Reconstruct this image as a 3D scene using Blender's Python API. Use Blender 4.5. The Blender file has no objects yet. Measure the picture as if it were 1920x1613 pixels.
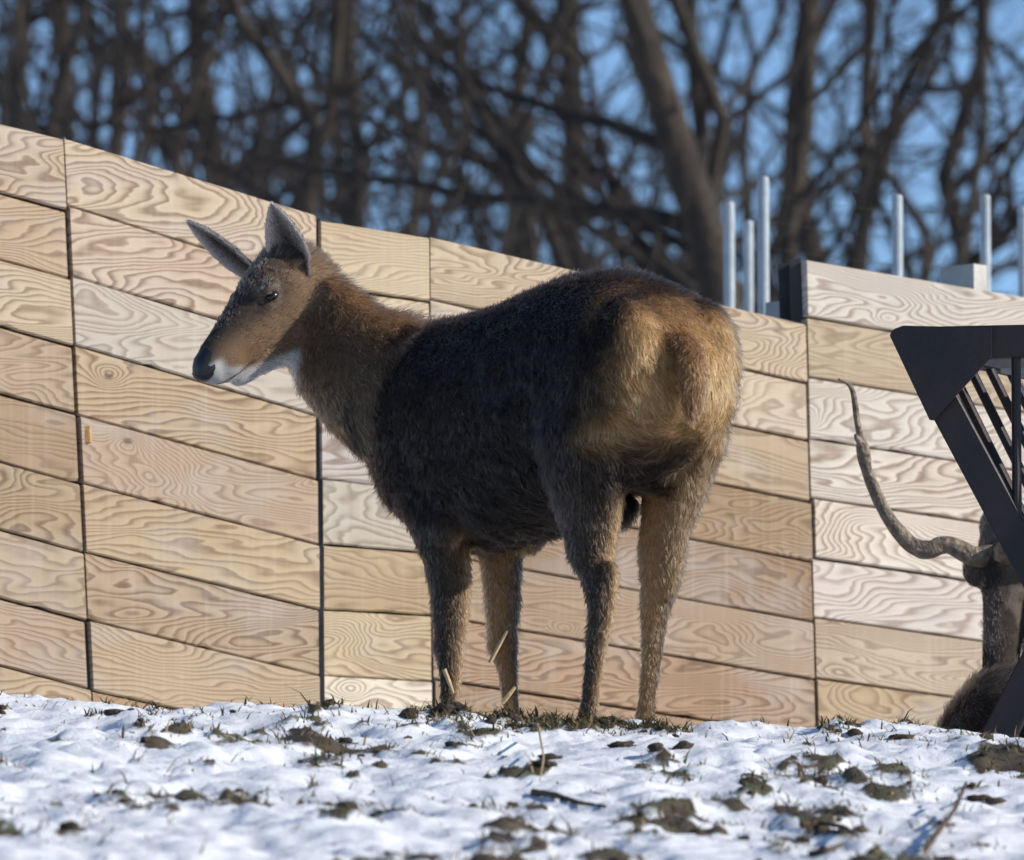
import bpy, bmesh, math, random
import numpy as np
from mathutils import Vector, Matrix, kdtree

random.seed(7); RNG = np.random.default_rng(11)
sc = bpy.context.scene
C = sc.collection
R = math.radians

# ------------------------------------------------------------------ camera
PITCH = R(6.0); FPX = 14800.0; CX, CY = 960.0, 806.5
cd = bpy.data.cameras.new('camera'); cam = bpy.data.objects.new('camera', cd); C.objects.link(cam)
cd.sensor_fit = 'HORIZONTAL'; cd.sensor_width = 36; cd.lens = 36 * FPX / 1920
cd.clip_start = 0.5; cd.clip_end = 6000
cam.rotation_euler = (R(90) + PITCH, 0, 0)
cd.dof.use_dof = True; cd.dof.focus_distance = 20.25; cd.dof.aperture_fstop = 6.1
sc.camera = cam

# ------------------------------------------------------------------ world, sun, exposure
SUN_B, SUN_EL = R(15), R(26)              # sun stands to the right and a little behind the viewer
w = bpy.data.worlds.new('World'); sc.world = w; w.use_nodes = True
nt = w.node_tree; bg = nt.nodes['Background']
sky = nt.nodes.new('ShaderNodeTexSky'); sky.sky_type = 'NISHITA'; sky.sun_disc = False
to_sun = Vector((math.cos(SUN_B) * math.cos(SUN_EL), -math.sin(SUN_B) * math.cos(SUN_EL), math.sin(SUN_EL)))
sky.sun_elevation = SUN_EL; sky.sun_rotation = math.atan2(to_sun.x, to_sun.y)
sky.altitude = 2600; sky.air_density = 1.0; sky.dust_density = 0.0; sky.ozone_density = 4.0
nt.links.new(sky.outputs[0], bg.inputs[0]); bg.inputs[1].default_value = 0.14
sd = bpy.data.lights.new('sun', 'SUN'); sd.energy = 4.6; sd.angle = R(0.5); sd.color = (1, .93, .82)
sun = bpy.data.objects.new('sun', sd); C.objects.link(sun)
sun.rotation_euler = to_sun.to_track_quat('Z', 'Y').to_euler(); sun.location = to_sun * 60
vs = sc.view_settings; vs.view_transform = 'Standard'; vs.look = 'None'; vs.gamma = 1; vs.exposure = 0.2
vs.use_curve_mapping = False
sc.cycles.use_denoising = True
sc.cycles.max_bounces = 8; sc.cycles.transparent_max_bounces = 8
try: sc.cycles_curves.shape = 'RIBBONS'
except Exception: pass

# ------------------------------------------------------------------ helpers
cp_, sp_ = math.cos(PITCH), math.sin(PITCH)
def ray(px, py):
    u = (CY - py) / FPX
    return np.array([(px - CX) / FPX, cp_ - u * sp_, sp_ + u * cp_])
def at(px, py, Y):
    d = ray(px, py); return d * (Y / d[1])
def on_plane(px, py, A, B):                       # vertical plane through plan points A, B
    d = ray(px, py); n = np.array([B[1] - A[1], A[0] - B[0]])
    t = (n @ np.array(A[:2])) / (n @ d[:2]); return d * t
def unit(v):
    v = np.asarray(v, float); return v / (np.linalg.norm(v) + 1e-12)
def tag(o, label=None, cat=None, group=None, kind=None):
    if label: o['label'] = label
    if cat: o['category'] = cat
    if group: o['group'] = group
    if kind: o['kind'] = kind
    return o
def empty(name, loc):
    o = bpy.data.objects.new(name, None); C.objects.link(o); o.location = loc; o.empty_display_size = .1
    return o
def mesh_obj(name, verts, faces, mat, parent=None, origin=None, smooth=False, rotz=0.0):
    """verts are world coordinates; origin becomes the object's location"""
    v = np.asarray(verts, float)
    if origin is None: origin = v.mean(axis=0) if parent is None else np.array(parent.location)
    origin = np.asarray(origin, float); v = v - origin
    if rotz:
        c, s = math.cos(-rotz), math.sin(-rotz)
        v = np.stack([v[:, 0] * c - v[:, 1] * s, v[:, 0] * s + v[:, 1] * c, v[:, 2]], 1)
    me = bpy.data.meshes.new(name)
    if isinstance(faces, np.ndarray):
        k = faces.shape[1]
        me.vertices.add(len(v)); me.vertices.foreach_set('co', v.astype(np.float32).ravel())
        me.loops.add(faces.size); me.loops.foreach_set('vertex_index', faces.astype(np.int32).ravel())
        me.polygons.add(len(faces)); me.polygons.foreach_set('loop_start', np.arange(0, faces.size, k, dtype=np.int32))
        me.update(calc_edges=True)
    else:
        me.from_pydata(v.tolist(), [], faces); me.update()
    if smooth: me.polygons.foreach_set('use_smooth', np.ones(len(me.polygons), bool))
    if mat: me.materials.append(mat)
    o = bpy.data.objects.new(name, me); C.objects.link(o)
    if parent: o.parent = parent; o.location = Vector(origin) - parent.location
    else: o.location = origin
    o.rotation_euler.z = rotz
    return o
def box_geo(p0, p1, w_, t_, up=(0, 0, 1), ch=.15):
    """beam from p0 to p1: w_ across (perpendicular to up), t_ along up; chamfered section"""
    p0, p1 = np.array(p0, float), np.array(p1, float); d = unit(p1 - p0)
    r = unit(np.cross(d, up)); u = np.cross(r, d); c = min(w_, t_) * ch
    a, b = w_ / 2, t_ / 2
    prof = [(-a + c, -b), (a - c, -b), (a, -b + c), (a, b - c), (a - c, b), (-a + c, b), (-a, b - c), (-a, -b + c)]
    v = [p + r * x + u * y for p in (p0, p1) for x, y in prof]
    f = [(i, (i + 1) % 8, 8 + (i + 1) % 8, 8 + i) for i in range(8)] + [tuple(range(7, -1, -1)), tuple(range(8, 16))]
    return np.array(v), f
def tube_geo(pts, rad, n=8, wob=0, caps=True):
    pts = np.array(pts, float); m = len(pts); v = []
    tang = np.gradient(pts, axis=0); ref = np.array([.3, .2, .93]) if abs(unit(tang[0])[2]) < .8 else np.array([1., .1, 0])
    ang = np.arange(n) * 2 * math.pi / n
    for i in range(m):
        t = unit(tang[i]); a = unit(np.cross(t, ref)); b = np.cross(t, a); ref = -np.cross(t, a) if False else ref
        rr = rad[i] * (1 + (RNG.uniform(-wob, wob, n) if wob else 0))
        v.append(pts[i] + np.outer(np.cos(ang) * rr, a) + np.outer(np.sin(ang) * rr, b))
    v = np.concatenate(v)
    f = [(i * n + j, i * n + (j + 1) % n, (i + 1) * n + (j + 1) % n, (i + 1) * n + j) for i in range(m - 1) for j in range(n)]
    if caps: f += [tuple(range(n - 1, -1, -1)), tuple(range((m - 1) * n, m * n))]
    return v, f
def join(parts):
    V, F, o = [], [], 0
    for v, f in parts:
        V.append(np.asarray(v)); F += [tuple(i + o for i in q) for q in f]; o += len(v)
    return np.concatenate(V), F

# numpy value noise
_T = np.random.default_rng(5).random((256, 256))
def vnoise(x, y):
    xi, yi = np.floor(x).astype(int), np.floor(y).astype(int); fx, fy = x - xi, y - yi
    fx, fy = fx * fx * (3 - 2 * fx), fy * fy * (3 - 2 * fy)
    g = lambda i, j: _T[(xi + i) & 255, (yi + j) & 255]
    return (g(0, 0) * (1 - fx) + g(1, 0) * fx) * (1 - fy) + (g(0, 1) * (1 - fx) + g(1, 1) * fx) * fy
def fbm(x, y, o=4):
    x, y = np.asarray(x, float), np.asarray(y, float); s, a, t = 0, .5, 0
    for k in range(o):
        s = s + a * vnoise(x * 2 ** k + 17.3 * k, y * 2 ** k + 9.1 * k); t += a; a *= .5
    return s / t

# ------------------------------------------------------------------ materials
def mat(name):
    m = bpy.data.materials.new(name); m.use_nodes = True
    return m, m.node_tree, m.node_tree.nodes['Principled BSDF']
def N(nt, t, **k):
    n = nt.nodes.new('ShaderNode' + t)
    for a, b in k.items():
        if a.startswith('i_'):
            key = a[2:]; n.inputs[int(key) if key.isdigit() else key].default_value = b
        else: setattr(n, a, b)
    return n
def math_(nt, op, a, b=None, c=None, clamp=False):
    n = nt.nodes.new('ShaderNodeMath'); n.operation = op; n.use_clamp = clamp
    for i, s in enumerate((a, b, c)):
        if s is None: continue
        if isinstance(s, (int, float)): n.inputs[i].default_value = s
        else: nt.links.new(s, n.inputs[i])
    return n.outputs[0]
def ramp(nt, fac, stops, interp='LINEAR'):
    n = nt.nodes.new('ShaderNodeValToRGB'); cr = n.color_ramp; cr.interpolation = interp
    while len(cr.elements) < len(stops): cr.elements.new(.5)
    for e, (p, c) in zip(cr.elements, stops):
        e.position = p; e.color = (*c, 1) if len(c) == 3 else c
    nt.links.new(fac, n.inputs[0]); return n.outputs[0]
def mixc(nt, fac, a, b, mode='MIX'):
    n = nt.nodes.new('ShaderNodeMix'); n.data_type = 'RGBA'; n.blend_type = mode
    for s, i in ((fac, 0), (a, 6), (b, 7)):
        if isinstance(s, (int, float)): n.inputs[i].default_value = s
        elif isinstance(s, tuple): n.inputs[i].default_value = (*s, 1)
        else: nt.links.new(s, n.inputs[i])
    return n.outputs[2]
def noise_simple(name, c1, c2, scale, rough=.8, bump=.3, bscale=None, metal=0, dist=.02):
    m, t, b = mat(name); co = N(t, 'TexCoord').outputs['Object']
    n = N(t, 'TexNoise', i_Scale=scale, i_Detail=6.0, i_Roughness=.65); t.links.new(co, n.inputs['Vector'])
    t.links.new(ramp(t, n.outputs[0], [(.3, c1), (.7, c2)]), b.inputs['Base Color'])
    n2 = N(t, 'TexNoise', i_Scale=bscale or scale * 3, i_Detail=5.0); t.links.new(co, n2.inputs['Vector'])
    bu = N(t, 'Bump', i_Strength=bump, i_Distance=dist); t.links.new(n2.outputs[0], bu.inputs['Height'])
    t.links.new(bu.outputs[0], b.inputs['Normal'])
    b.inputs['Roughness'].default_value = rough; b.inputs['Metallic'].default_value = metal
    return m

def wood_material():
    m, t, b = mat('sawn_pine'); L = t.links.new
    oi = N(t, 'ObjectInfo'); co = N(t, 'TexCoord').outputs['Object']
    off = N(t, 'VectorMath', operation='SCALE'); cmb = N(t, 'CombineXYZ')
    r = oi.outputs['Random']
    L(math_(t, 'MULTIPLY', r, 63.7), cmb.inputs[0]); L(math_(t, 'MULTIPLY', r, 141.3), cmb.inputs[1]); L(math_(t, 'MULTIPLY', r, 87.9), cmb.inputs[2])
    add = N(t, 'VectorMath', operation='ADD'); L(co, add.inputs[0]); L(cmb.outputs[0], add.inputs[1]); p = add.outputs[0]
    # warp
    def mapped(sx, sy, sz, src=p):
        mp = N(t, 'Mapping'); mp.inputs['Scale'].default_value = (sx, sy, sz); L(src, mp.inputs[0]); return mp.outputs[0]
    big = N(t, 'TexNoise', i_Scale=1.0, i_Detail=2.0, i_Roughness=.38, i_Distortion=.35); L(mapped(1.7, 1, 6.6), big.inputs[0])
    mid = N(t, 'TexNoise', i_Scale=1.0, i_Detail=2.0, i_Roughness=.5); L(mapped(6, 1, 26), mid.inputs[0])
    sep = N(t, 'SeparateXYZ'); L(co, sep.inputs[0])
    # knots: sparse voronoi centres lift the ring field
    vor = N(t, 'TexVoronoi', voronoi_dimensions='3D', feature='F1', i_Scale=1.0, i_Randomness=1.0); L(mapped(3.6, .001, 6.0), vor.inputs['Vector'])
    kd = vor.outputs['Distance']
    ksel = N(t, 'SeparateColor'); L(vor.outputs['Color'], ksel.inputs[0])
    kon = math_(t, 'GREATER_THAN', ksel.outputs[0], .62)
    kbump = math_(t, 'MULTIPLY', math_(t, 'POWER', 2.718, math_(t, 'MULTIPLY', math_(t, 'MULTIPLY', kd, kd), -30.0)), kon)
    # ring phase
    r2 = math_(t, 'FRACT', math_(t, 'MULTIPLY', r, 7.13)); r3 = math_(t, 'FRACT', math_(t, 'MULTIPLY', r, 23.7))
    r4 = math_(t, 'FRACT', math_(t, 'MULTIPLY', r, 51.3)); strt = math_(t, 'GREATER_THAN', r4, .62)
    ph = math_(t, 'MULTIPLY', big.outputs[0], math_(t, 'MULTIPLY', math_(t, 'ADD', math_(t, 'MULTIPLY', r2, 20.0), 19.0), math_(t, 'SUBTRACT', 1.0, math_(t, 'MULTIPLY', strt, .22))))
    ph = math_(t, 'ADD', ph, math_(t, 'MULTIPLY', sep.outputs[2], math_(t, 'MULTIPLY', strt, 38.0)))
    ph = math_(t, 'ADD', ph, math_(t, 'MULTIPLY', sep.outputs[2], math_(t, 'MULTIPLY', math_(t, 'SUBTRACT', r, .35), 95.0)))
    ph = math_(t, 'ADD', ph, math_(t, 'MULTIPLY', kbump, 4.5))
    ph = math_(t, 'ADD', ph, math_(t, 'MULTIPLY', mid.outputs[0], 1.7))
    saw = math_(t, 'FRACT', ph)
    ring = ramp(t, saw, [(0, (0, 0, 0)), (.45, (.25, .25, .25)), (.78, (1, 1, 1)), (.9, (.8, .8, .8)), (1, (0, 0, 0))])
    # fine fibre and vertical saw marks
    fib = N(t, 'TexNoise', i_Scale=1.0, i_Detail=3.0); L(mapped(16, 1, 260), fib.inputs[0])
    sawm = N(t, 'TexNoise', i_Scale=1.0, i_Detail=2.0); L(mapped(60, 1, 1.5), sawm.inputs[0])
    blot = N(t, 'TexNoise', i_Scale=1.0, i_Detail=3.0, i_Roughness=.6); L(mapped(2.6, 1, 5.0), blot.inputs[0])
    base = oi.outputs['Color']
    late = mixc(t, 1.0, base, (.27, .19, .14), 'MULTIPLY')
    amt = math_(t, 'MULTIPLY', ring, ramp(t, blot.outputs[0], [(.3, (.55, .55, .55)), (.6, (1, 1, 1))]))
    amt = math_(t, 'MULTIPLY', amt, math_(t, 'ADD', math_(t, 'MULTIPLY', r3, .4), .65)); col = mixc(t, amt, base, late)
    col = mixc(t, math_(t, 'MULTIPLY', fib.outputs[0], .28), col, (.30, .19, .11))
    col = mixc(t, ramp(t, blot.outputs[0], [(.52, (0, 0, 0)), (.75, (.45, .45, .45))]), col, (.44, .41, .375))
    col = mixc(t, ramp(t, sawm.outputs[0], [(.5, (0, 0, 0)), (.85, (.14, .14, .14))]), col, (.62, .55, .46))
    kdark = ramp(t, kd, [(.035, (1, 1, 1)), (.075, (0, 0, 0))])
    col = mixc(t, math_(t, 'MULTIPLY', math_(t, 'MULTIPLY', kdark, kon), .8), col, (.09, .06, .045))
    wet = N(t, 'TexNoise', i_Scale=1.0, i_Detail=2.0); L(mapped(1.1, 1, 2.2), wet.inputs[0])
    col = mixc(t, ramp(t, wet.outputs[0], [(.5, (0, 0, 0)), (.72, (.5, .5, .5))]), col, mixc(t, 1.0, col, (.72, .62, .52), 'MULTIPLY'))
    L(col, b.inputs['Base Color']); b.inputs['Roughness'].default_value = .75
    h = math_(t, 'ADD', math_(t, 'MULTIPLY', ring, .5), math_(t, 'ADD', math_(t, 'MULTIPLY', fib.outputs[0], .4), math_(t, 'MULTIPLY', sawm.outputs[0], .5)))
    bu = N(t, 'Bump', i_Strength=.35, i_Distance=.0022); L(h, bu.inputs['Height']); L(bu.outputs[0], b.inputs['Normal'])
    return m
M_WOOD = wood_material()
M_STEEL_DARK = noise_simple('dark_post_steel', (.02, .02, .022), (.05, .045, .045), 9, .55, .2, metal=.2)
M_MEMBRANE = noise_simple('backing_membrane', (.008, .016, .012), (.014, .03, .022), 6, .9, .2)
M_GALV = noise_simple('galvanised_steel', (.26, .30, .33), (.40, .44, .47), 12, .5, .1, metal=.2)
M_FEED = noise_simple('weathered_feeder_steel', (.012, .013, .017), (.034, .022, .021), 7, .5, .25, bscale=60, metal=.35, dist=.004)
M_RUST = noise_simple('rusty_steel', (.10, .045, .03), (.2, .1, .065), 14, .8, .4)
M_TIMBER = noise_simple('grey_timber', (.38, .36, .33), (.55, .52, .47), 10, .8, .3)
M_WEDGE = noise_simple('fresh_orange_timber', (.42, .22, .08), (.55, .32, .13), 30, .8, .3)
M_BARK = noise_simple('grey_brown_bark', (.010, .008, .007), (.062, .046, .032), 3, .95, .8, bscale=16, dist=.05)
M_TWIG = noise_simple('twig_bark', (.008, .006, .005), (.028, .02, .015), 2, .95, .1)
M_DIRT = noise_simple('dark_soil', (.025, .018, .013), (.085, .06, .042), 30, .95, .8, bscale=90)
M_STICK = noise_simple('dead_twig', (.04, .026, .018), (.12, .075, .045), 20, .9, .4)
M_STRAW = noise_simple('dry_straw', (.36, .25, .13), (.52, .39, .22), 30, .7, .2)
M_HOOF = noise_simple('hoof_horn', (.015, .013, .012), (.05, .042, .035), 40, .45, .2)
M_ANTLER = noise_simple('antler_bone', (.05, .036, .026), (.36, .28, .2), 38, .65, .9, bscale=70, dist=.012)

def snow_material():
    m, t, b = mat('patchy_snow'); L = t.links.new
    co = N(t, 'TexCoord').outputs['Object']
    at_ = N(t, 'Attribute'); at_.attribute_name = 'bare'
    n = N(t, 'TexNoise', i_Scale=26.0, i_Detail=6.0, i_Roughness=.7); L(co, n.inputs[0])
    n2 = N(t, 'TexNoise', i_Scale=7.0, i_Detail=4.0); L(co, n2.inputs[0])
    f = math_(t, 'ADD', at_.outputs['Fac'], math_(t, 'MULTIPLY', math_(t, 'SUBTRACT', n.outputs[0], .5), .8))
    f = ramp(t, f, [(.44, (0, 0, 0)), (.6, (1, 1, 1))])
    soil = ramp(t, n2.outputs[0], [(.3, (.028, .02, .014)), (.5, (.08, .058, .036)), (.62, (.06, .066, .03)), (.8, (.15, .12, .075))])
    snow = mixc(t, n2.outputs[0], (.66, .68, .71), (.77, .78, .80))
    L(mixc(t, f, snow, soil), b.inputs['Base Color'])
    b.inputs['Roughness'].default_value = .7
    n3 = N(t, 'TexNoise', i_Scale=90.0, i_Detail=4.0); L(co, n3.inputs[0])
    bu = N(t, 'Bump', i_Strength=.5, i_Distance=.01); L(math_(t, 'ADD', n.outputs[0], math_(t, 'MULTIPLY', n3.outputs[0], .4)), bu.inputs['Height'])
    L(bu.outputs[0], b.inputs['Normal'])
    return m
M_SNOW = snow_material()

def attr_material(name, attr, rough=.6, spec=.3):
    m, t, b = mat(name); a = N(t, 'Attribute'); a.attribute_name = attr
    t.links.new(a.outputs['Color'], b.inputs['Base Color']); b.inputs['Roughness'].default_value = rough
    b.inputs['Specular IOR Level'].default_value = spec
    return m
def hair_material(name):
    m = bpy.data.materials.new(name); m.use_nodes = True; t = m.node_tree; t.nodes.clear()
    out = t.nodes.new('ShaderNodeOutputMaterial'); h = t.nodes.new('ShaderNodeBsdfHairPrincipled')
    h.parametrization = 'COLOR'; a = N(t, 'Attribute'); a.attribute_name = 'haircol'
    t.links.new(a.outputs['Color'], h.inputs['Color'])
    h.inputs['Roughness'].default_value = .5; h.inputs['IOR'].default_value = 1.24; h.inputs['Radial Roughness'].default_value = .6
    h.inputs['Coat'].default_value = 0.0; h.inputs['Random Roughness'].default_value = .2
    t.links.new(h.outputs[0], out.inputs[0]); return m
M_SKIN = attr_material('deer_skin', 'coat', .9, .1)
M_HAIR = hair_material('deer_fur')
M_GRASS = attr_material('grass_blades', 'coat', .8, .1)
m_, t_, b_ = mat('wet_nose'); b_.inputs['Base Color'].default_value = (.012, .012, .014, 1); b_.inputs['Roughness'].default_value = .38
nn = N(t_, 'TexVoronoi', i_Scale=260.0); bb = N(t_, 'Bump', i_Strength=.3, i_Distance=.002); t_.links.new(nn.outputs[0], bb.inputs['Height']); t_.links.new(bb.outputs[0], b_.inputs['Normal'])
t_.links.new(N(t_, 'TexCoord').outputs['Object'], nn.inputs['Vector']); M_NOSE = m_
m_, t_, b_ = mat('eye_cornea'); b_.inputs['Base Color'].default_value = (.008, .006, .005, 1); b_.inputs['Roughness'].default_value = .22; M_EYE = m_

# ------------------------------------------------------------------ ground
YC = 19.4                                            # crest of the bank
def crest_z(x):
    return 1.3216 - .0335 * x
def sstep(e0, e1, v):
    t = np.clip((v - e0) / (e1 - e0), 0, 1); return t * t * (3 - 2 * t)
def ground_base(x, y):
    x = np.asarray(x, float); y = np.asarray(y, float)
    xc = np.clip(x, -12, 12)
    z = crest_z(xc) - .133 * np.clip(YC - y, 0, 19.4 + 1.5) - .05 * np.clip(YC - 19.4 - 1.5 - y, 0, 40) * 0
    z = z - .045 * sstep(YC + .02, YC + .3, y) - .012 * np.clip(y - YC, 0, 6)
    z = z + .03 * np.clip(y - 30, 0, 90)
    return z
def bare_amount(x, y):
    a = fbm(x * 1.9 + 40, y * 1.3 + 11, 4); b = fbm(x * 6.1 + 3, y * 3.6 + 77, 4)
    c = fbm(x * 17 + 70, y * 9 + 30, 3)
    q = (.36 * a + .34 * b + .30 * c - .5) / .075
    edge = np.exp(-((y - YC) / .16) ** 2) * .05
    return .62 + .07 * (q + edge + .25 * sstep(.2, 1.6, x) - .85)
def ground_z(x, y):
    b = sstep(.55, .72, bare_amount(x, y))
    bump = (fbm(x * 3.1, y * 2.1 + 5, 4) - .5) * .06 + (fbm(x * 10, y * 8, 3) - .5) * .048 + (fbm(x * 31, y * 27, 2) - .5) * .018
    clod = b * (.006 + .034 * fbm(x * 24 + 9, y * 24, 3))
    near = 1 - sstep(YC + .3, YC + .6, y) * .75
    return ground_base(x, y) + (bump + clod) * near
def axis(lo, hi, step, far):
    mid = np.arange(lo, hi + step / 2, step); k = np.geomspace(step * 2, far, 26)
    return np.concatenate([(lo - k)[::-1], mid, hi + k])
gx = axis(-2.3, 2.3, .017, 3000); gy = axis(14.0, 20.6, .016, 3000)
GX, GY = np.meshgrid(gx, gy, indexing='xy'); GZ = ground_z(GX, GY)
nx, ny = len(gx), len(gy); idx = np.arange(nx * ny).reshape(ny, nx)
gf = np.stack([idx[:-1, :-1], idx[:-1, 1:], idx[1:, 1:], idx[1:, :-1]], -1).reshape(-1, 4)
ground = mesh_obj('ground', np.stack([GX, GY, GZ], -1).reshape(-1, 3), gf, M_SNOW, origin=(0, 0, 0), smooth=True)
tag(ground, 'snowy bank with bare soil and grass showing through', 'ground', kind='structure')
atb = ground.data.attributes.new('bare', 'FLOAT', 'POINT'); BARE = bare_amount(GX, GY)
atb.data.foreach_set('value', (sstep(.5, .74, BARE)).astype(np.float32).ravel())
def ground_hit(px, py):
    d = ray(px, py)
    for Y in np.arange(12, 21, .02):
        P = d * (Y / d[1])
        if P[2] <= ground_z(P[0], P[1]): return np.array([P[0], P[1], float(ground_z(P[0], P[1]))])
    P = d * (YC / d[1]); return np.array([P[0], YC, float(ground_z(P[0], YC))])

# ------------------------------------------------------------------ timber wall
WALL_Y = {0: 22.05, 1: 22.52, 2: 22.74, 3: 23.45, 4: 24.35}
seams_px = [(-420, -420), (120, 174), (598, 605), (804, 812), (1503, 1534), (2560, 2560)]
wall_origin = at(800, 1560, 22.3)
wall = empty('timber_wall', wall_origin)
tag(wall, 'long wall of horizontal pale pine planks slotted between dark steel posts', 'wall')
rowsL = [
 ([127, 249, 374, 500, 627, 753, 881, 1011, 1140, 1268, 1396], [262, 396, 523, 650, 777, 908, 1037, 1165, 1294, 1422, 1550]),
 ([258, 388, 519, 648, 781, 907, 1037, 1165, 1296, 1424, 1552], [403, 535, 657, 779, 902, 1022, 1145, 1268, 1390, 1512, 1634]),
 ([414, 539, 660, 780, 899, 1023, 1145, 1268, 1390, 1512], [446, 567, 686, 804, 921, 1039, 1156, 1279, 1398, 1516]),
 ([443, 562, 681, 800, 919, 1038, 1156, 1275, 1393, 1511], [607, 719, 828, 943, 1055, 1167, 1276, 1384, 1494, 1604]),
 ([487, 596, 708, 823, 935, 1048, 1159, 1273, 1387, 1500, 1612], [666, 773, 878, 984, 1088, 1196, 1305, 1414, 1524, 1632, 1740]),
]
# plank tints (linear): bleached, pale, tan, warm brown
PALE, BLEACH, TAN, WARM, GREY = (.53, .425, .295), (.70, .635, .53), (.43, .325, .21), (.33, .225, .135), (.47, .43, .37)
tints = [
 [PALE, TAN, PALE, TAN, WARM, TAN, TAN, TAN, TAN, TAN],
 [PALE, PALE, GREY, TAN, TAN, TAN, TAN, TAN, WARM, TAN],
 [PALE, PALE, PALE, GREY, GREY, TAN, PALE, BLEACH, BLEACH],
 [PALE, PALE, TAN, WARM, WARM, TAN, WARM, WARM, WARM],
 [BLEACH, PALE, BLEACH, BLEACH, BLEACH, BLEACH, PALE, TAN, TAN, TAN],
]
wrng = np.random.default_rng(3)
for k, (ls, rs) in enumerate(rowsL):
    (xl0, xl1), (xr0, xr1) = seams_px[k], seams_px[k + 1]
    YL = WALL_Y.get(k - 1, 22.0) if k else 21.5; YR = WALL_Y[k]
    A, B = at((xl0 + xl1) / 2, 800, YL), at((xr0 + xr1) / 2, 800, YR)
    dirx = unit([B[0] - A[0], B[1] - A[1], 0]); nin = np.array([-dirx[1], dirx[0], 0]); rz = math.atan2(dirx[1], dirx[0])
    y0l, y1l, y0r, y1r = ls[0], ls[-1], rs[0], rs[-1]
    for i in range(len(ls) - 1):
        def pxl(y): return xl0 + (xl1 - xl0) * (y - 260) / 1120 + 2.5
        def pxr(y): return xr0 + (xr1 - xr0) * (y - 260) / 1120 - (6 if k == 1 else 2.5)
        e = wrng.uniform(-3, 3, 4)
        TL = on_plane(pxl(ls[i]) + e[0] * .7, ls[i], A, B); TR = on_plane(pxr(rs[i]) + e[1] * .7, rs[i], A, B)
        BL = on_plane(pxl(ls[i + 1]) + e[0] * .7, ls[i + 1], A, B); BR = on_plane(pxr(rs[i + 1]) + e[1] * .7, rs[i + 1], A, B)
        ns = 26 if k in (1, 3, 4, 0) else 14
        proud = wrng.uniform(-.006, .006); twist = wrng.uniform(-.004, .004)
        gapb = wrng.uniform(.002, .0055); gapt = wrng.uniform(.0, .003); thick = .062
        V = []
        for j in range(ns + 1):
            s = j / ns; T_ = TL * (1 - s) + TR * s; B_ = BL * (1 - s) + BR * s
            h = T_[2] - B_[2]
            jt = (fbm(s * 9 + i * 7.7 + k * 31, i * 3.3 + 5, 3) - .5) * .004; jb = (fbm(s * 9 + i * 5.1 + k * 17, i * 9.7 + 45, 3) - .5) * .005
            if wrng.random() < .025: jb += .006
            zt, zb = T_[2] - gapt + jt * .5, B_[2] + gapb + jb
            o = proud + twist * s
            chb = .004 + abs(jb); cht = .004 + abs(jt)
            prof = [(zb + .002, thick), (zb, o + .005), (zb + chb, o), (zb + h * .33, o), (zb + h * .66, o), (zt - cht, o), (zt, o + .005), (zt - .002, thick)]
            base = T_
            for z, d in prof:
                f_ = (T_[2] - z) / h; pt = T_ * (1 - f_) + B_ * f_
                V.append(np.array([pt[0], pt[1], z]) + nin * d)
        m_n = 8
        F = [(j * m_n + q, (j + 1) * m_n + q, (j + 1) * m_n + (q + 1) % m_n, j * m_n + (q + 1) % m_n) for j in range(ns) for q in range(m_n)]
        F += [tuple(range(m_n)), tuple(range((ns + 1) * m_n - 1, ns * m_n - 1, -1))]
        ctr = (TL + TR + BL + BR) / 4
        o = mesh_obj('plank', V, F, M_WOOD, wall, origin=ctr, rotz=rz)
        tint = np.array(tints[k][i]) * wrng.uniform(.88, 1.08) * np.array([1, wrng.uniform(.97, 1.03), wrng.uniform(.93, 1.07)])
        o.color = (*tint, 1)
    # dark membrane behind this bay
    q = [on_plane(xl0 - 2, ls[0] + 10, A, B), on_plane(xr0 + 2, rs[0] + 10, A, B), on_plane(xr1 + 2, rs[-1], A, B), on_plane(xl1 - 2, ls[-1], A, B)]
    V = [p_ + nin * d for d in (.066, .072) for p_ in q]
    mesh_obj('backing_sheet', V, [(0, 1, 2, 3), (7, 6, 5, 4), (0, 4, 5, 1), (1, 5, 6, 2), (2, 6, 7, 3), (3, 7, 4, 0)], M_MEMBRANE, wall)
wd_ = box_geo(at(160, 800, 22.07), at(162, 831, 22.07), .03, .03, (0, 1, 0), .1); mesh_obj('wedge', wd_[0], wd_[1], M_WEDGE, wall)
# steel posts at the seams: H section seen as a dark edge
for j, (x, ytop, wpx, Y) in enumerate([(114, 258, 17, 22.1), (594, 411, 15, 22.542), (805, 447, 12, 22.762), (1491, 487, 21, 23.495)]):
    x2 = {0: 174, 1: 604, 2: 812, 3: 1532}[j]
    top, bot = at(x, ytop, Y), at(x2, 1580, Y)
    wm = wpx * Y / FPX
    web = box_geo(top, bot, wm, .03, (0, 1, 0), .05); fl = box_geo(top + [0, .085, 0], bot + [0, .085, 0], .10, .012, (0, 1, 0), .05)
    wb2 = box_geo(top + [0, .045, 0], bot + [0, .045, 0], .012, .085, (0, 1, 0), .05)
    v, f = join([web, fl, wb2]); mesh_obj('post', v, f, M_STEEL_DARK, wall)
cap = box_geo(at(588, 413, 22.55), at(600, 413, 22.55), .03, .006); mesh_obj('post_cap', cap[0], cap[1], M_GALV, wall)
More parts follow.
